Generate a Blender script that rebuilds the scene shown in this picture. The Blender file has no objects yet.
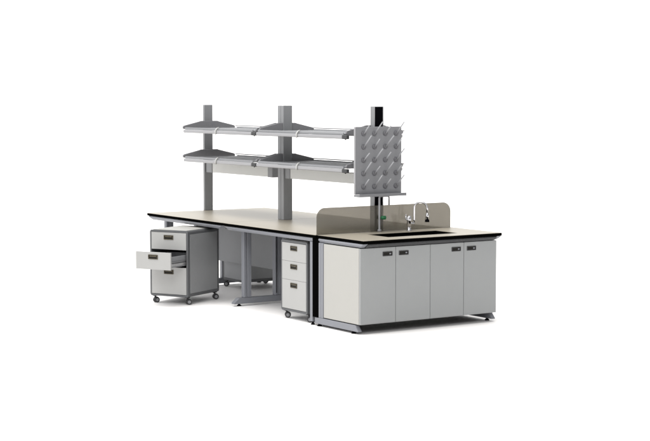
import bpy, bmesh, math, random
from mathutils import Vector, Matrix
random.seed(7)
sc = bpy.context.scene
C = bpy.data.collections.new('laboratory'); sc.collection.children.link(C)
PI = math.pi

# ------------------------------------------------------------------ materials
def mat(name, col, rough=.5, metal=0., noise=0., nscale=40., bump=0., bscale=300., coat=0., spec=.5, stretch=None):
    m = bpy.data.materials.new(name); m.use_nodes = True
    nt = m.node_tree; N = nt.nodes; L = nt.links
    b = N['Principled BSDF']
    b.inputs['Base Color'].default_value = (*col, 1)
    b.inputs['Roughness'].default_value = rough
    b.inputs['Metallic'].default_value = metal
    b.inputs['Coat Weight'].default_value = coat
    b.inputs['Specular IOR Level'].default_value = spec
    tc = N.new('ShaderNodeTexCoord')
    vec = tc.outputs['Object']
    if stretch:
        mp = N.new('ShaderNodeMapping'); mp.inputs['Scale'].default_value = stretch
        L.new(vec, mp.inputs['Vector']); vec = mp.outputs['Vector']
    if noise:
        n = N.new('ShaderNodeTexNoise'); n.inputs['Scale'].default_value = nscale; n.inputs['Detail'].default_value = 6
        L.new(vec, n.inputs['Vector'])
        r = N.new('ShaderNodeValToRGB')
        lo = [max(0, c * (1 - noise)) for c in col]; hi = [min(1, c * (1 + noise)) for c in col]
        r.color_ramp.elements[0].color = (*lo, 1); r.color_ramp.elements[0].position = .3
        r.color_ramp.elements[1].color = (*hi, 1); r.color_ramp.elements[1].position = .7
        L.new(n.outputs['Fac'], r.inputs['Fac']); L.new(r.outputs['Color'], b.inputs['Base Color'])
        mr = N.new('ShaderNodeMapRange'); mr.inputs['To Min'].default_value = max(.02, rough - .06); mr.inputs['To Max'].default_value = min(1, rough + .06)
        L.new(n.outputs['Fac'], mr.inputs['Value']); L.new(mr.outputs['Result'], b.inputs['Roughness'])
    if bump:
        n2 = N.new('ShaderNodeTexNoise'); n2.inputs['Scale'].default_value = bscale; n2.inputs['Detail'].default_value = 3
        L.new(vec, n2.inputs['Vector'])
        bp = N.new('ShaderNodeBump'); bp.inputs['Strength'].default_value = bump; bp.inputs['Distance'].default_value = .001
        L.new(n2.outputs['Fac'], bp.inputs['Height']); L.new(bp.outputs['Normal'], b.inputs['Normal'])
    return m

M = dict(
    floor=mat('studio_floor', (.90, .885, .875), .6, noise=.006, nscale=2, spec=.1),
    worktop=mat('beige_laminate', (.322, .292, .238), .38, noise=.03, nscale=220, bump=.05, bscale=500, spec=.3),
    core=mat('black_core', (.002, .002, .002), .6, spec=.0),
    white=mat('warm_white_board', (.375, .37, .348), .45, noise=.01, nscale=8, bump=.04, spec=.3),
    door=mat('pale_grey_board_shaded', (.288, .297, .299), .48, noise=.012, nscale=8, bump=.04, spec=.25),  # pale grey doors, colour lowered further for the shade on their faces
    drawer=mat('white_drawer_paint', (.36, .36, .352), .45, noise=.01, nscale=10, bump=.04, spec=.3),
    alu=mat('grey_powder_coat', (.20, .207, .228), .42, metal=.05, noise=.02, nscale=60, bump=.05, spec=.3),
    post=mat('post_aluminium', (.232, .237, .244), .42, metal=.05, noise=.02, nscale=50, bump=.05, spec=.3, stretch=(1, 1, .05)),
    postlight=mat('post_aluminium_groove', (.42, .43, .45), .32, metal=.5, noise=.03, nscale=50, stretch=(1, 1, .05)),
    darkrail=mat('dark_grey_paint_and_shade', (.050, .051, .053), .5, noise=.03, nscale=40, bump=.08, spec=.2),
    bracket=mat('cast_bracket_grey', (.215, .215, .225), .55, noise=.04, nscale=70, bump=.1, spec=.2),
    shelf=mat('shelf_grey', (.24, .245, .255), .5, noise=.02, nscale=40, bump=.05, spec=.3),
    bright=mat('bright_aluminium', (.30, .30, .31), .35, metal=.25, noise=.01, nscale=30, spec=.3),
    tray=mat('tray_white', (.60, .605, .59), .5, noise=.01, nscale=10, spec=.2),
    pedframe=mat('pedestal_frame_grey', (.10, .103, .107), .5, noise=.03, nscale=50, bump=.08, spec=.2),
    pedside=mat('pedestal_side_grey', (.25, .255, .26), .5, noise=.02, nscale=25, bump=.08, spec=.2),
    modesty=mat('modesty_panel_grey', (.24, .245, .255), .5, noise=.02, nscale=12, spec=.2),
    black=mat('black_plastic', (.004, .004, .005), .6, spec=.0),
    blackmat=mat('black_panel', (.002, .002, .002), .9, spec=.0),
    rubber=mat('caster_rubber', (.03, .03, .032), .55),
    hub=mat('caster_hub', (.24, .24, .25), .4),
    handle=mat('bronze_pull', (.09, .078, .055), .4, metal=.3, noise=.2, nscale=60, spec=.2),
    handleblack=mat('black_pull', (.022, .022, .024), .4, metal=.2),
    chrome=mat('chrome', (.62, .62, .64), .14, metal=1.),
    steel=mat('zinc_steel', (.5, .5, .5), .3, metal=.8, noise=.1, nscale=40),
    basin=mat('black_epoxy', (.003, .003, .004), .5, spec=.05),
    peg=mat('peg_board_grey', (.196, .199, .21), .48, noise=.02, nscale=30, bump=.08, spec=.25),
    cup=mat('peg_socket_shade', (.12, .12, .13), .6, spec=.2),
    pin=mat('peg_pin', (.33, .335, .35), .45, spec=.2),
    recess=mat('pull_recess', (.016, .015, .013), .5, spec=.1),
    green=mat('green_knob', (.008, .13, .045), .35),
    caulk=mat('pale_plastic', (.46, .46, .45), .4),
)
def glass_mat():
    m = bpy.data.materials.new('tinted_screen'); m.use_nodes = True
    nt = m.node_tree; N = nt.nodes; L = nt.links; N.clear()
    out = N.new('ShaderNodeOutputMaterial')
    tr = N.new('ShaderNodeBsdfTransparent'); tr.inputs['Color'].default_value = (.43, .413, .38, 1)
    df = N.new('ShaderNodeBsdfDiffuse'); df.inputs['Color'].default_value = (.30, .283, .24, 1)
    gl = N.new('ShaderNodeBsdfGlossy'); gl.inputs['Roughness'].default_value = .16; gl.inputs['Color'].default_value = (.9, .88, .84, 1)
    m1 = N.new('ShaderNodeMixShader'); m1.inputs[0].default_value = .22
    m2 = N.new('ShaderNodeMixShader')
    fr = N.new('ShaderNodeFresnel'); fr.inputs['IOR'].default_value = 1.45
    L.new(tr.outputs[0], m1.inputs[1]); L.new(df.outputs[0], m1.inputs[2])
    L.new(fr.outputs[0], m2.inputs[0]); L.new(m1.outputs[0], m2.inputs[1]); L.new(gl.outputs[0], m2.inputs[2])
    L.new(m2.outputs[0], out.inputs['Surface'])
    return m
M['glass'] = glass_mat()

# ------------------------------------------------------------------ mesh helpers
# bench coordinates: u runs along the bench away from the sink end, v across it, z up;  world = (-u, v, z)
def box(bm, a, b, bev=.0015, seg=1, uv=True):
    x0, y0, z0 = a; x1, y1, z1 = b
    if uv: x0, x1 = -x1, -x0
    r = bmesh.ops.create_cube(bm, size=1)
    vs = r['verts']
    for v in vs:
        v.co = Vector(((x0 + x1) / 2 + v.co.x * (x1 - x0), (y0 + y1) / 2 + v.co.y * (y1 - y0), (z0 + z1) / 2 + v.co.z * (z1 - z0)))
    if bev:
        bev = min(bev, .45 * min(x1 - x0, y1 - y0, z1 - z0))
        es = list({e for v in vs for e in v.link_edges})
        bmesh.ops.bevel(bm, geom=es, offset=bev, segments=seg, affect='EDGES', profile=.5)
def prism(bm, poly, f0, f1, bev=0.):
    """poly: list of 2D points, f0/f1: functions (a, b) -> 3D point at each end"""
    A = [bm.verts.new(f0(*q)) for q in poly]; B = [bm.verts.new(f1(*q)) for q in poly]
    n = len(poly); fs = [bm.faces.new(A), bm.faces.new(list(reversed(B)))]
    for i in range(n):
        fs.append(bm.faces.new((A[i], B[i], B[(i + 1) % n], A[(i + 1) % n])))
    bmesh.ops.recalc_face_normals(bm, faces=fs)
    if bev:
        es = list({e for f in fs for e in f.edges})
        bmesh.ops.bevel(bm, geom=es, offset=bev, segments=1, affect='EDGES')
def tube(bm, pts, r, n=12, caps=True):
    pts = [Vector(p) for p in pts]; rings = []
    rr = r if isinstance(r, (list, tuple)) else [r] * len(pts)
    t = (pts[1] - pts[0]).normalized()
    nrm = t.orthogonal().normalized()
    for i, p in enumerate(pts):
        if i == 0: t = (pts[1] - pts[0])
        elif i == len(pts) - 1: t = (pts[-1] - pts[-2])
        else: t = (pts[i + 1] - pts[i - 1])
        t.normalize()
        nrm = (nrm - t * nrm.dot(t)).normalized(); bn = t.cross(nrm)
        rings.append([bm.verts.new(p + (nrm * math.cos(2 * PI * k / n) + bn * math.sin(2 * PI * k / n)) * rr[i]) for k in range(n)])
    for a, b in zip(rings, rings[1:]):
        for k in range(n):
            f = bm.faces.new((a[k], a[(k + 1) % n], b[(k + 1) % n], b[k])); f.smooth = True
    if caps:
        bm.faces.new(list(reversed(rings[0]))); bm.faces.new(rings[-1])
def rrect(x0, y0, x1, y1, r, n=6):
    out = []
    for cx, cy, a in ((x1 - r, y1 - r, 0), (x0 + r, y1 - r, 90), (x0 + r, y0 + r, 180), (x1 - r, y0 + r, 270)):
        for k in range(n + 1):
            t = math.radians(a + 90 * k / n); out.append((cx + r * math.cos(t), cy + r * math.sin(t)))
    return out
def ring(bm, outer, inner, f0, f1):
    """closed hollow extrusion between two equal-length loops"""
    n = len(outer)
    V = [[bm.verts.new(f(*q)) for q in lp] for f in (f0, f1) for lp in (outer, inner)]
    oo, oi, io, ii = V[0], V[1], V[2], V[3]
    fs = []
    for k in range(n):
        j = (k + 1) % n
        fs += [bm.faces.new((oo[k], oo[j], oi[j], oi[k])), bm.faces.new((io[k], ii[k], ii[j], io[j])),
               bm.faces.new((oo[k], io[k], io[j], oo[j])), bm.faces.new((oi[k], oi[j], ii[j], ii[k]))]
    bmesh.ops.recalc_face_normals(bm, faces=fs)
P = lambda u, v, z: Vector((-u, v, z))

def obj(name, bm, m, parent=None, label=None):
    me = bpy.data.meshes.new(name); bm.normal_update(); bm.to_mesh(me); bm.free()
    me.materials.append(M[m] if isinstance(m, str) else m)
    o = bpy.data.objects.new(name, me); C.objects.link(o)
    if parent is not None:
        o.parent = parent; o.matrix_parent_inverse = Matrix.Identity(4)
        # meshes are modelled in world space: take the parents' offsets out
        q = parent; off = Vector((0, 0, 0))
        while q is not None:
            off += q.location; q = q.parent
        if not getattr(obj, 'local', False):
            me.transform(Matrix.Translation(-off))
    if label: o['label'] = label
    return o
def thing(name, label, cat, loc=(0, 0, 0), group=None):
    o = bpy.data.objects.new(name, None); o.empty_display_size = .1; C.objects.link(o)
    o.location = loc; o['label'] = label; o['category'] = cat
    if group: o['group'] = group
    return o
def BM(): return bmesh.new()
def bx(name, m, parent, a, b, bev=.0015, label=None, seg=1):
    bm = BM(); box(bm, a, b, bev, seg); return obj(name, bm, m, parent, label)

H = .797        # top of the worktops
VC = .713       # centre line of the bench
DW = 1.42       # width of the desk half
SW = 1.50       # width of the sink counter

# ------------------------------------------------------------------ floor
bm = BM(); bmesh.ops.create_grid(bm, x_segments=2, y_segments=2, size=300)
fl = obj('floor', bm, 'floor'); fl['kind'] = 'structure'; fl['label'] = 'plain white studio floor'

# ------------------------------------------------------------------ the bench
bench = thing('lab_bench', 'long bench with beige worktop, black edge and grey leg frames, left of the sink cabinet', 'lab bench', P(2.3, VC, 0))
US = .710       # where desk meets sink counter
UM = 2.330      # joint between the two worktops
UE = 3.885      # far end
def worktop(u0, u1, v0, v1, parent, hole=None, lab=None):
    """core = black edge body, laminate sheet on top"""
    z0, zc = H - .027, H - .003
    if hole is None:
        bm = BM(); box(bm, (u0, v0, z0), (u1, v1, zc), .002)
        core = obj('worktop', bm, 'core', parent, lab)
        bm = BM(); box(bm, (u0 + .002, v0 + .002, zc - .0005), (u1 - .002, v1 - .002, H), .0008)
        obj('laminate', bm, 'worktop', core)
    else:
        hu0, hv0, hu1, hv1 = hole
        outer = [(u1, v1), (u0, v1), (u0, v0), (u1, v0)]
        n = 6
        inner = rrect(hu0, hv0, hu1, hv1, .012, n)
        def expand(o4):
            res = []
            for q in o4: res += [q] * (n + 1)
            return res
        def sheet(za, zb, ins):
            bm = BM()
            o4 = [(u1 - ins, v1 - ins), (u0 + ins, v1 - ins), (u0 + ins, v0 + ins), (u1 - ins, v0 + ins)]
            O = {}
            def ov(q, z):
                k = (round(q[0], 5), round(q[1], 5), z)
                if k not in O: O[k] = bm.verts.new(P(q[0], q[1], z))
                return O[k]
            oo = expand(o4); N_ = len(inner)
            it = [bm.verts.new(P(a, b, zb)) for a, b in inner]; ib = [bm.verts.new(P(a, b, za)) for a, b in inner]
            for k in range(N_):
                j = (k + 1) % N_
                for z, I in ((zb, it), (za, ib)):
                    a, b = ov(oo[k], z), ov(oo[j], z)
                    bm.faces.new([a, I[j], I[k]] if a is b else [a, b, I[j], I[k]])
                bm.faces.new((it[k], it[j], ib[j], ib[k]))
            for k in range(4):
                a, b = o4[k], o4[(k + 1) % 4]
                bm.faces.new((ov(a, zb), ov(b, zb), ov(b, za), ov(a, za)))
            bmesh.ops.recalc_face_normals(bm, faces=bm.faces[:])
            return bm
        core = obj('worktop', sheet(z0, zc, 0), 'core', parent, lab)
        obj('laminate', sheet(zc + .0002, H, .002), 'worktop', core)
    return core
worktop(US + .002, UM - .002, 0, DW, bench, lab='worktop nearer the sink')
worktop(UM + .002, UE, 0, DW, bench, lab='worktop at the far end')

# slanted apron rails with obliquely cut ends: profile in (inward, z)
def apron(parent, name, m, u0, u1, v, sgn, slant0, slant1, zt=H - .029, zb=.733, th=.036):
    """rail along u on the line v, face to side sgn; ends slant inwards below"""
    bm = BM()
    prof = [(.010, zt), (.004, zt - .012), (.020, zb), (.020 + th, zb), (.020 + th, zt)]
    h = zt - zb
    f0 = lambda a, z: P(u0 + slant0 * (zt - z) / h, v + sgn * a, z)
    f1 = lambda a, z: P(u1 - slant1 * (zt - z) / h, v + sgn * a, z)
    prism(bm, prof, f0, f1, .002)
    return obj(name, bm, m, parent)
for (a, b, sa, sb) in ((US + .03, UM - .03, .0, .06), (UM + .03, UE - .01, .06, .075)):
    apron(bench, 'apron_rail', 'alu', a, b, 0.0, 1, sa, sb)
    apron(bench, 'apron_rail', 'alu', a, b, DW, -1, sa, sb)
# crossbars across the ends and at the joint
for u in (UE - .05, UM + .05, UM - .09, US + .06):
    bx('cross_bar', 'darkrail', bench, (u - .04, .062, .735), (u, DW - .062, .767))
# bright caps paint the light on the oblique rail ends at the joint
for vv, sg in ((0, 1), (DW, -1)):
    bm = BM()
    zt_, zb_ = H - .031, .734
    q = [(UM - .030, zt_), (UM - .10, zt_), (UM - .165, zb_), (UM - .085, zb_)]
    th_ = lambda z: .0035 + (zt_ - z) / (zt_ - zb_) * .0155
    prism(bm, q, lambda u, z: P(u, vv + sg * (th_(z) - .002), z), lambda u, z: P(u, vv + sg * (th_(z) + .012), z))
    obj('lit_rail_end', bm, 'bright', bench)

# leg frames: foot along v, pairs of columns
def leg_frame(u, parent, foot0=.055, lab=None):
    f = None
    bm = BM()
    w = .055
    for (va, vb, fr) in ((foot0, DW / 2 - .01, 1), (DW - foot0, DW / 2 + .01, -1)):
        poly = [(va, .022), (va, .034), (va + fr * .055, .078), (vb, .078), (vb, .022)]
        prism(bm, poly, lambda v, z: P(u - w / 2, v, z), lambda v, z: P(u + w / 2, v, z), .003)
    f = obj('leg_frame', bm, 'alu', parent, lab)
    for v0 in (.165, .515, DW - .595, DW - .245):
        bm = BM()
        box(bm, (u - .026, v0, .0785), (u + .026, v0 + .032, .733), .004)
        box(bm, (u - .026, v0 + .038, .0785), (u + .026, v0 + .085, .733), .008, 3)
        box(bm, (u - .018, v0 + .03, .0785), (u + .018, v0 + .04, .733), 0)
        obj('column', bm, 'alu', f)
        if v0 == .515:
            bm = BM(); box(bm, (u - .0268, v0 + .012, .10), (u - .0255, v0 + .020, .72), 0)
            obj('groove', bm, 'blackmat', f)
    for v in (foot0 + .07, DW / 2 - .06, DW / 2 + .06, DW - foot0 - .07):
        bm = BM(); tube(bm, [P(u, v, 0), P(u, v, .008), P(u, v, .012), P(u, v, .024)], [.022, .022, .012, .012], 16)
        obj('foot_pad', bm, 'black', f)
leg_frame(2.235, bench, lab='leg frame under the joint of the two worktops')
leg_frame(3.80, bench, lab='leg frame at the far end')
# gable frame next to the sink cabinet
g = bx('end_frame', 'alu', bench, (.782, .012, .030), (.822, .05, .733), .003)
bx('end_infill', 'pedside', g, (.790, .052, .06), (.812, DW - .052, .733))
bx('end_column', 'alu', g, (.782, DW - .05, .030), (.822, DW - .012, .733), .003)
for v in (.031, DW - .031):
    bm = BM(); tube(bm, [P(.802, v, 0), P(.802, v, .008), P(.802, v, .012), P(.802, v, .030)], [.018, .018, .01, .01], 14); obj('foot_pad', bm, 'black', g)
# modesty panels hang on the centre line
bx('modesty_panel', 'modesty', bench, (2.275, VC - .03, .29), (3.765, VC - .012, .765), .002)
bx('modesty_panel', 'modesty', bench, (.83, VC - .03, .29), (2.195, VC - .012, .765), .002)

# ------------------------------------------------------------------ shelf rack on the bench
rack = thing('shelf_rack', 'two-tier grey metal shelf rack on three tall posts along the middle of the bench', 'shelf rack', P(2.3, VC, H))
PW_ = .100
def post(u0, u1, ins, lab, halves=1):
    va, vb = VC - PW_ / 2, VC + PW_ / 2
    bm = BM(); z0, z1 = H + .0005, 1.908
    if halves == 1:
        # rounded extrusion with a groove on the -v and +v faces
        box(bm, (u0, va, z0), (u1, vb, z1), .004, 2)
    else:
        um = (u0 + u1) / 2
        box(bm, (u0, va, z0), (um - .0015, vb, z1), .004, 2)
        box(bm, (um + .0015, va, z0), (u1, vb, z1), .004, 2)
        box(bm, (um - .003, va + .006, z0), (um + .003, vb - .006, z1 - .002), 0)
    p = obj('post', bm, 'post', rack, lab)
    if ins:
        bm = BM(); box(bm, (u0 - .0015, va + .006, H + .002), (u0 + .004, vb - .006, 1.904), .001)
        obj('channel_insert', bm, 'black', p)
        for v in (va, vb - .0058):
            bm = BM(); box(bm, (u0 - .006, v, H + .002), (u0 - .0004, v + .0058, 1.9065), .001)
            obj('channel_lip', bm, 'bright', p)
    return p
post(3.850, 3.884, False, 'single post at the far end of the bench')
post(2.288, 2.396, False, 'double post in the middle of the bench', 2)
post(.774, .834, True, 'post with a black channel facing the sink')

def bracket(u, z0, th=.020):
    """winged support, plane across the bench"""
    bm = BM()
    h = .084
    L_ = [(-.312, .010), (-.300, 0), (.300, 0), (.312, .010), (.312, .026), (.300, .036), (.115, h - .006), (.098, h), (-.098, h), (-.115, h - .006), (-.300, .036), (-.312, .026)]
    prism(bm, [(VC + a, z0 + b) for a, b in L_], lambda v, z: P(u - th / 2, v, z), lambda v, z: P(u + th / 2, v, z), .003)
    return obj('shelf_bracket', bm, 'bracket', rack)
def shelf(u0, u1, z, cap0, lab):
    """front edge z = z (bottom of rail)"""
    bm = BM()
    box(bm, (u0 + .004, VC - .315, z + .036), (u1 - .004, VC + .315, z + .046), .002)
    # stiffening ribs running along the shelf
    for k in range(5):
        v = VC - .24 + k * .12
        box(bm, (u0 + .01, v - .006, z + .0455), (u1 - .01, v + .006, z + .048), .002)
    s = obj('shelf', bm, 'shelf', rack, lab)
    for sg in (-1, 1):
        bm = BM(); v = VC + sg * .322
        box(bm, (u0, v - .014, z), (u1, v + .014, z + .033), .009, 3)
        obj('edge_rail', bm, 'bright', s)
        bm = BM(); v = VC + sg * .311
        box(bm, (u0 + .002, v - .005, z + .0335), (u1 - .002, v + .005, z + .055), .002)
        obj('edge_lip', bm, 'shelf', s)
        if cap0 and sg < 0:
            bm = BM(); v = VC + sg * .322
            box(bm, (u0 - .080, v - .015, z - .001), (u0 - .001, v + .015, z + .034), .005)
            tube(bm, [P(u0 - .04, v, z - .008), P(u0 - .04, v, z)], .007, 10)
            obj('rail_clamp', bm, 'darkrail', s)
        # pale hook straddling the rail
        bm = BM(); v = VC + sg * .322; um = u0 + (u1 - u0) * .5
        pts = [P(um + .012, v - sg * .026, z + .060), P(um + .006, v - sg * .004, z + .056), P(um, v + sg * .018, z + .036), P(um, v + sg * .020, z + .014), P(um, v + sg * .016, z - .004)]
        tube(bm, pts, .0075, 8)
        obj('rail_hook', bm, 'caulk', s)
    # rear retaining bar standing above the shelf edge
    bm = BM(); v = VC + .312
    tube(bm, [P(u0 - .05, v, z + .066), P(u1 + .03, v, z + .066)], .005, 8)
    obj('retaining_bar', bm, 'bright', s)
    return s
for z, nm in ((1.621, 'upper'), (1.322, 'lower')):
    shelf(2.425, 3.79, z, True, nm + ' shelf toward the far end')
    shelf(.865, 2.335, z, True, nm + ' shelf toward the sink')
    for u in (3.842, 2.372, 2.312, .835): bracket(u, z + .036)
# cable trays under the lower shelf
for u0, u1, nm in ((2.52, 3.72, 'cable tray toward the far end'), (.93, 2.20, 'cable tray toward the sink')):
    bm = BM()
    box(bm, (u0 + .09, VC - .03, 1.203), (u1, VC + .03, 1.300), .003)
    t = obj('cable_tray', bm, 'tray', rack, nm)
    for k, (a, b) in enumerate(((u0, u0 + .0895), (u1 + .0005, u1 + .125))):
        bm = BM(); box(bm, (a, VC - .036, 1.200), (b, VC + .036, 1.303), .005, 2)
        obj('end_block', bm, 'shelf', t)

# ------------------------------------------------------------------ sink cabinet
cab = thing('sink_cabinet', 'pale grey sink cabinet with four doors, beige counter, black sink and tinted screen', 'sink cabinet', P(.36, SW / 2, 0))
CV0 = .012
worktop(0, US, CV0, SW, cab, hole=(.185, .400, .505, 1.155), lab='counter with a sink cut-out')
# basin
bm = BM()
o_ = rrect(.180, .395, .510, 1.160, .016); i_ = rrect(.188, .403, .502, 1.152, .014)
ring(bm, o_, i_, lambda a, b: P(a, b, .56), lambda a, b: P(a, b, H - .004 - .024))
prism(bm, o_, lambda a, b: P(a, b, .545), lambda a, b: P(a, b, .5601))
bs = obj('sink_basin', bm, 'basin', cab)
bm = BM(); tube(bm, [P(.34, .78, .5602), P(.34, .78, .566)], .04, 20); obj('drain', bm, 'chrome', bs)
# carcass
DU0, DU1 = .051, .069
Z0, Z1 = .084, .727
VA, VB = .012, 1.484
bm = BM()
box(bm, (DU1 + .003, VA + .019, Z0 + .006), (.60, VB - .019, .53), .001)
box(bm, (DU1 + .003, VA + .019, .53), (.16, VB - .019, Z1), .001)
box(bm, (.525, VA + .019, .53), (.60, VB - .019, Z1), .001)
obj('carcass', bm, 'black', cab)
bx('side_panel', 'white', cab, (DU1 + .002, VA, Z0), (.603, VA + .0185, Z1), .002, label='white side panel')
bx('side_panel', 'white', cab, (DU1 + .002, VB - .0185, Z0), (.603, VB, Z1), .002)
w = (VB - VA) / 4
for k in range(4):
    va = VA + k * w + .0022; vb = VA + (k + 1) * w - .0022
    bm = BM(); box(bm, (DU0, va, Z0), (DU1, vb, Z1), .0018, 2)
    d = obj('door', bm, 'door', cab, ['door nearest the drawers', 'second door', 'third door', 'door at the right end'][k])
    hw, hh = .100, .038
    c = vb - .035 - hw / 2 if k % 2 == 0 else va + .030 + hw / 2
    zc = .672
    # recessed rectangular pull: rim and dark dish
    bm = BM()
    ring(bm, rrect(c - hw / 2, zc - hh / 2, c + hw / 2, zc + hh / 2, .004, 3), rrect(c - hw / 2 + .006, zc - hh / 2 + .006, c + hw / 2 - .006, zc + hh / 2 - .006, .002, 3),
         lambda v, z: P(DU0 - .004, v, z), lambda v, z: P(DU0 + .001, v, z))
    hnd = obj('handle', bm, 'handleblack', d)
    bm = BM(); box(bm, (DU0 - .0012, c - hw / 2 + .005, zc - hh / 2 + .005), (DU0 + .0006, c + hw / 2 - .005, zc + hh / 2 - .005), 0)
    obj('recess', bm, 'recess', hnd)
    bm = BM(); box(bm, (DU0 - .0045, c + hw / 2 - .032, zc - .006), (DU0 - .0014, c + hw / 2 - .014, zc + .006), .002)
    obj('latch', bm, 'alu', hnd)
# frame of the cabinet
apron(cab, 'apron_rail', 'alu', -.008 + .012, .685, CV0 - .008, 1, .055, .0)
apron(cab, 'apron_rail', 'alu', -.008 + .012, .685, SW + .006, -1, .055, .0)
bm = BM()
prism(bm, [(.012, .766), (.008, .757), (.040, .733), (.062, .733), (.062, .766)], lambda u, z: P(u, CV0 + .049, z), lambda u, z: P(u, SW - .05, z), .0015)
obj('front_rail', bm, 'darkrail', cab)  # dark colour carries the shade of the down-slanted face
for v0, sg in ((.006, 1), (SW - .046, -1)):
    bm = BM()
    poly = [(.075, .022), (.078, .030), (.118, .076), (.735, .076), (.735, .022)]
    prism(bm, poly, lambda u, z: P(u, v0, z), lambda u, z: P(u, v0 + .042, z), .003)
    fb = obj('foot_rail', bm, 'alu', cab)
    for u in (.165, .69):
        bm = BM(); tube(bm, [P(u, v0 + .021, 0), P(u, v0 + .021, .009), P(u, v0 + .021, .013), P(u, v0 + .021, .024)], [.021, .021, .012, .012], 16)
        obj('foot_pad', bm, 'black', fb)
    va = v0 + (.0 if sg > 0 else .0)
    bm = BM(); box(bm, (.606, va, .0765), (.640, va + .040, .732), .005, 2); box(bm, (.643, va + .002, .0765), (.680, va + .040, .732), .005, 2)
    obj('corner_post', bm, 'alu', cab)
bx('gap_panel', 'blackmat', cab, (.684, .004, .0765), (.768, DW, .768), .001, label='black panel between cabinet and desk')  # black sheet closing the gap beside the desk
bx('rear_bar', 'darkrail', cab, (.62, .05, .03), (.66, SW - .05, .07), .002)

# glass screen between desk and sink
bm = BM()
pl = []
v0, v1, z0, z1, r = .004, 1.472, H + .0008, 1.030, .085
pl = [(v0, z0), (v1, z0)]
for k in range(11):
    t = math.radians(90 * k / 10); pl.append((v1 - r + r * math.cos(t), z1 - r + r * math.sin(t)))
for k in range(11):
    t = math.radians(90 + 90 * k / 10); pl.append((v0 + r + r * math.cos(t), z1 - r + r * math.sin(t)))
prism(bm, pl, lambda v, z: P(.699, v, z), lambda v, z: P(.707, v, z), .001)
obj('glass_screen', bm, 'glass', cab, 'smoky tinted screen with rounded upper corners')

# mixer tap
fu, fv = .593, .921
bm = BM(); tube(bm, [P(fu, fv, H + .0005), P(fu, fv, H + .012), P(fu, fv, H + .014), P(fu, fv, H + .05), P(fu, fv, H + .052), P(fu, fv, H + .128), P(fu, fv, H + .135)], [.024, .024, .017, .017, .020, .020, .016], 20)
fa = obj('faucet', bm, 'chrome', cab, 'chrome gooseneck faucet with a black spray tip')
bm = BM()
tube(bm, [P(fu, fv, H + .066), P(fu - .008, fv + .05, H + .066)], .011, 14)
rx, ry = fu - .008, fv + .05
R = .058; top = H + .200
pts = [P(rx, ry, H + .058), P(rx, ry, H + .10), P(rx, ry, top)]
dx, dy = -.62, .78   # direction of the bend in (u, v)
dn = math.hypot(dx, dy); dx /= dn; dy /= dn
for k in range(1, 15):
    t = PI * k / 14
    pts.append(P(rx + dx * R * (1 - math.cos(t)), ry + dy * R * (1 - math.cos(t)), top + R * math.sin(t)))
ex, ey = rx + dx * 2 * R, ry + dy * 2 * R
pts.append(P(ex, ey, top - .045))
tube(bm, pts, .0085, 14)
obj('spout', bm, 'chrome', fa)
bm = BM(); tube(bm, [P(ex, ey, top - .045), P(ex, ey, top - .055), P(ex, ey, top - .10)], [.010, .013, .018], 16); obj('spray_head', bm, 'chrome', fa)
bm = BM(); tube(bm, [P(ex, ey, top - .1002), P(ex, ey, top - .120)], [.0195, .020], 16); obj('spray_tip', bm, 'black', fa)
bm = BM(); tube(bm, [P(fu, fv - .02, H + .10), P(fu + .004, fv - .032, H + .104), P(fu + .004, fv - .034, H + .150)], [.008, .007, .006], 10); obj('lever', bm, 'chrome', fa)
# swan-neck service tap
tu, tv = .672, .652
bm = BM(); tube(bm, [P(tu, tv, H + .0005), P(tu, tv, H + .02), P(tu, tv, H + .022), P(tu, tv, 1.100)], [.018, .018, .0095, .0095], 16)
ta = obj('service_tap', bm, 'bright', cab, 'thin upright silver tap with a green knob')
bm = BM(); z = 1.100
pts = [P(tu, tv, z - .01)] + [P(tu, tv + .014 - .014 * math.cos(t), z + .012 * math.sin(t)) for t in (0, .5, 1.0, 1.57)]
pts += [P(tu, tv + .09, z + .012)] + [P(tu, tv + .09 + .014 * math.sin(t), z + .012 - .014 * (1 - math.cos(t))) for t in (.5, 1.0, 1.57)] + [P(tu, tv + .104, 1.03)]
tube(bm, pts, .0075, 12); obj('swan_neck', bm, 'bright', ta)
bm = BM(); tube(bm, [P(tu, tv, .922), P(tu - .01, tv + .02, .922)], .008, 10)
tube(bm, [P(tu - .006, tv + .013, .922), P(tu - .007, tv + .016, .922), P(tu - .02, tv + .05, .922), P(tu - .023, tv + .056, .922)], [.010, .017, .017, .012], 14)
obj('green_knob', bm, 'green', ta)

# ------------------------------------------------------------------ peg board drying rack
pg = thing('peg_board', 'square grey board covered with slanted pegs, hung on the post above the sink', 'drying rack', P(.62, .605, 1.13))
bm = BM(); box(bm, (.619, .357, 1.140), (.640, .853, 1.731), .003, 2)
bd = obj('board', bm, 'peg', pg)
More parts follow.
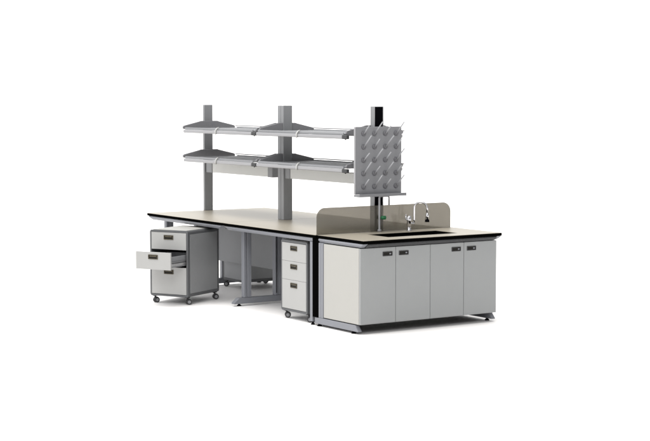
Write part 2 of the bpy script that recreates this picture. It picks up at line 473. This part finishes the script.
# folded rim at the left edge
bx('rim', 'bright', pg, (.6175, .3525, 1.14), (.641, .3565, 1.731), .001)
bm = BM()
prism(bm, [(.640, 1.120), (.640, 1.137), (.560, 1.137), (.552, 1.146), (.548, 1.146), (.548, 1.120)], lambda u, z: P(u, .352, z), lambda u, z: P(u, .858, z), .0015)
obj('drip_tray', bm, 'peg', pg)
bx('hanger', 'bracket', pg, (.641, .64, 1.25), (.7665, .78, 1.62), .003)
for r_ in range(5):
    for c_ in range(4):
        v = .440 + c_ * .117; z = 1.672 - r_ * .1165
        long_ = (r_ + c_) % 2 == 1
        bm = BM(); tube(bm, [P(.6192, v, z), P(.612, v, z), P(.606, v, z)], [.023, .022, .014], 14)
        s = obj('socket', bm, 'cup', bd)  # dark colour puts in the shade around the peg root
        l = .135 if long_ else .09
        bm = BM()
        j1, j2 = random.uniform(-.03, .03), random.uniform(-.03, .03)
        tube(bm, [P(.610, v, z), P(.610 - l * (.74 + j2), v + l * (.10 + j1), z + l * (.74 - j2))], [.0062, .0050], 8)
        obj('peg', bm, 'pin', bd)

# ------------------------------------------------------------------ drawer pedestals (local frame: front faces -Y, base centre at the origin)
PWD, PDP, PZ0, PZ1 = .436, .556, .073, .713
def make_pedestal(label):
    obj.local = True
    t = thing('mobile_pedestal', label, 'drawer pedestal', (0, 0, 0), 'mobile drawer pedestals on casters')
    def lb(name, m, par, a, b, bev=.0015, seg=1, lab=None):
        bm = BM(); box(bm, a, b, bev, seg, uv=False); return obj(name, bm, m, par, lab)
    x0, x1, y0, y1 = -PWD / 2, PWD / 2, -PDP / 2, PDP / 2
    S = lambda y: (lambda a, z: Vector((a, y, z)))
    # outer shell: rounded tube, darker framing band at front and back
    bm = BM()
    ring(bm, rrect(x0, PZ0, x1, PZ1, .022, 6), rrect(x0 + .018, PZ0 + .02, x1 - .018, PZ1 - .02, .006, 6), S(y0), S(y1))
    box(bm, (x0 + .018, y1 - .02, PZ0 + .02), (x1 - .018, y1 - .002, PZ1 - .02), 0, uv=False)
    b = obj('cabinet_body', bm, 'pedframe', t)
    for s in (-1, 1):
        lb('side_panel', 'pedside', t, (s * (PWD / 2 + .0008) - .0014, y0 + .036, PZ0 + .036), (s * (PWD / 2 + .0008) + .0014, y1 - .036, PZ1 - .036), .001)
    lb('back_panel', 'modesty', t, (x0 + .025, y1 - .0015, PZ0 + .025), (x1 - .025, y1 + .0025, PZ1 - .025), .001)
    lb('top_panel', 'white', t, (x0 + .026, y0 + .022, PZ1 - .001), (x1 - .026, y1 - .026, PZ1 + .003), .0015)
    zs = [(.5268, .6905), (.3588, .5252), (.096, .3572)]
    for k, (a, bq) in enumerate(zs):
        fx0, fx1 = x0 + .0195, x1 - .0195
        d = lb('drawer', 'drawer', t, (fx0, y0 - .003, a), (fx1, y0 + .015, bq), .002, 2, ['top drawer', 'middle drawer', 'deep bottom drawer'][k])
        # tray of the drawer
        bm = BM(); dz = a + .02; dt = bq - .045
        bx0, bx1, by0, by1 = fx0 + .018, fx1 - .018, y0 + .0155, y1 - .06
        box(bm, (bx0, by0, dz), (bx0 + .012, by1, dt), .001, uv=False); box(bm, (bx1 - .012, by0, dz), (bx1, by1, dt), .001, uv=False)
        box(bm, (bx0 + .012, by1 - .012, dz), (bx1 - .012, by1, dt), .001, uv=False); box(bm, (bx0 + .012, by0, dz), (bx1 - .012, by1 - .012, dz + .008), .001, uv=False)
        obj('drawer_tray', bm, 'shelf', d)
        bm = BM()
        for xx in (bx0 - .011, bx1 + .0005):
            box(bm, (xx, by0 + .01, dz + .014), (xx + .0105, by1 - .01, dz + .038), .002, uv=False)
            box(bm, (xx + .001, by0 + .01, dz + .048), (xx + .009, by1 - .02, dz + .054), .001, uv=False)
        obj('slide', bm, 'steel', d)
        hw, hh = .108, .044; zc = bq - .046; c = 0.0
        bm = BM()
        ring(bm, rrect(c - hw / 2, zc - hh / 2, c + hw / 2, zc + hh / 2, .004, 3), rrect(c - hw / 2 + .006, zc - hh / 2 + .006, c + hw / 2 - .006, zc + hh / 2 - .006, .002, 3), S(y0 - .008), S(y0 - .0025))
        hd = obj('handle', bm, 'handle', d)
        lb('recess', 'recess', hd, (c - hw / 2 + .005, y0 - .0045, zc - hh / 2 + .005), (c + hw / 2 - .005, y0 - .0028, zc + hh / 2 - .005), 0)
        lb('latch', 'handle', hd, (c - hw / 2 + .014, y0 - .0085, zc + .002), (c + hw / 2 - .014, y0 - .005, zc + .012), .002)
    # lock
    for (sx, sy) in ((-1, -1), (1, -1), (-1, 1), (1, 1)):
        cx, cy = sx * (PWD / 2 - .032), sy * (PDP / 2 - .036)
        a = math.radians(random.uniform(-35, 35)) + (PI / 2 if sx * sy > 0 else 0) * .4
        if sy < 0: a = math.radians(62 if sx < 0 else 50)
        dr = Vector((math.cos(a), math.sin(a), 0)); ax = Vector((-dr.y, dr.x, 0))
        bm = BM()
        tube(bm, [Vector((cx, cy, PZ0 + .001)), Vector((cx, cy, PZ0 - .006))], .026, 14)
        tube(bm, [Vector((cx, cy, PZ0 - .006)), Vector((cx, cy, PZ0 - .016))], .011, 12)
        wc = Vector((cx, cy, .027)) + dr * .012
        n = 10; arc = []
        for k in range(n + 1):
            t_ = PI * (k / n) * .9 + .15
            arc.append((wc.x + dr.x * .029 * math.cos(t_), wc.y + dr.y * .029 * math.cos(t_), wc.z + .0305 * math.sin(t_)))
        for q0, q1 in zip(arc, arc[1:]):
            vs = [bm.verts.new(Vector(q) + ax * s_ * .009) for q in (q0, q1) for s_ in (-1, 1)]
            inn = [bm.verts.new((Vector(q) - wc) * .80 + wc + ax * s_ * .009) for q in (q0, q1) for s_ in (-1, 1)]
            bm.faces.new((vs[0], vs[1], vs[3], vs[2])); bm.faces.new((inn[0], inn[2], inn[3], inn[1]))
            bm.faces.new((vs[0], vs[2], inn[2], inn[0])); bm.faces.new((vs[1], inn[1], inn[3], vs[3]))
        ca = obj('caster', bm, 'rubber', t)
        for s_ in (-1, 1):
            bm = BM(); c0 = wc + ax * s_ * .0105; c1 = wc + ax * s_ * .024
            tube(bm, [c0, c0 + ax * s_ * .002, c1 - ax * s_ * .003, c1], [.0245, .027, .027, .024], 20)
            wh = obj('wheel', bm, 'rubber', ca)
            bm = BM(); tube(bm, [c1, c1 + ax * s_ * .0015], [.016, .014], 16); obj('hub_cap', bm, 'hub', ca)
    obj.local = False
    return t
def copy_tree(o, parent=None):
    c = o.copy(); C.objects.link(c)
    if parent is not None: c.parent = parent; c.matrix_parent_inverse = Matrix.Identity(4)
    for ch in list(o.children): copy_tree(ch, c)
    return c
ped = make_pedestal('white-fronted pedestal with three closed drawers, tucked under the bench beside the sink cabinet')
fu_, fvv = 1.122, .040
pedL = copy_tree(ped); pedF = copy_tree(ped)
ped.location = P(fu_, fvv + PDP / 2, 0)
A = .4917
pedL['label'] = 'pedestal pulled out at an angle under the far end, its middle drawer open'
FR = Vector((2.542, -.259)); Wv = Vector((-math.cos(A), math.sin(A))); Dv = Vector((math.sin(A), math.cos(A)))
cc = FR - Wv * PWD / 2 + Dv * PDP / 2
pedL.location = P(cc.x, cc.y, 0); pedL.rotation_euler = (0, 0, A)
for ch in pedL.children:
    if ch.get('label') == 'middle drawer':
        ch.location.y -= .265; ch['label'] = 'middle drawer pulled open'
pedF['label'] = 'pedestal on the far side of the bench, half hidden behind the hanging grey panel'
pedF.location = P(3.49, .80 + PDP / 2, 0); pedF.rotation_euler = (0, 0, PI)

# ------------------------------------------------------------------ camera
cam = bpy.data.cameras.new('camera'); co = bpy.data.objects.new('camera', cam); sc.collection.objects.link(co)
YAW, PITCH = -0.199068, 0.077727
a = PI / 4 + YAW
fw = Vector((-math.cos(a) * math.cos(PITCH), math.sin(a) * math.cos(PITCH), -math.sin(PITCH)))
co.location = (10.87475, -7.59841, 2.00225)
co.rotation_euler = fw.to_track_quat('-Z', 'Y').to_euler()
cam.sensor_width = 36; cam.lens = 36 * 1601.6711 / 650; cam.clip_start = .1; cam.clip_end = 2000
sc.camera = co

# ------------------------------------------------------------------ studio light: bright cyclorama ahead, dim room behind the camera, large overhead key
wd = bpy.data.worlds.new('World'); sc.world = wd; wd.use_nodes = True
nt = wd.node_tree; N = nt.nodes; L = nt.links
bg = N['Background']
tc = N.new('ShaderNodeTexCoord')
dp = N.new('ShaderNodeVectorMath'); dp.operation = 'DOT_PRODUCT'
dd = Vector((-1.0, -.45, 0)).normalized()
dp.inputs[1].default_value = dd
L.new(tc.outputs['Generated'], dp.inputs[0])
mr = N.new('ShaderNodeMapRange'); mr.interpolation_type = 'SMOOTHSTEP'
mr.inputs['From Min'].default_value = -.35; mr.inputs['From Max'].default_value = .32
mr.inputs['To Min'].default_value = .45; mr.inputs['To Max'].default_value = 1.6
L.new(dp.outputs['Value'], mr.inputs['Value'])
L.new(mr.outputs['Result'], bg.inputs['Strength'])
bg.inputs['Color'].default_value = (1, 1, 1, 1)
def sun(name, direction, s, ang, col=(1, 1, 1)):
    l = bpy.data.lights.new(name, 'SUN'); l.energy = s; l.angle = math.radians(ang); l.color = col
    o = bpy.data.objects.new(name, l); sc.collection.objects.link(o)
    o.rotation_euler = (-Vector(direction)).to_track_quat('-Z', 'Y').to_euler()
    return o
sun('key_light', (0, -.2, 1.0), 2.6, 40, (1, .985, .965))
sun('fill_light', (.80, -.60, .60), .8, 20, (1, 1, 1))

sc.view_settings.view_transform = 'Standard'; sc.view_settings.look = 'None'
sc.view_settings.exposure = 0; sc.view_settings.gamma = 1
sc.render.engine = 'CYCLES'
sc.cycles.use_denoising = True
sc.cycles.max_bounces = 8; sc.cycles.transparent_max_bounces = 12
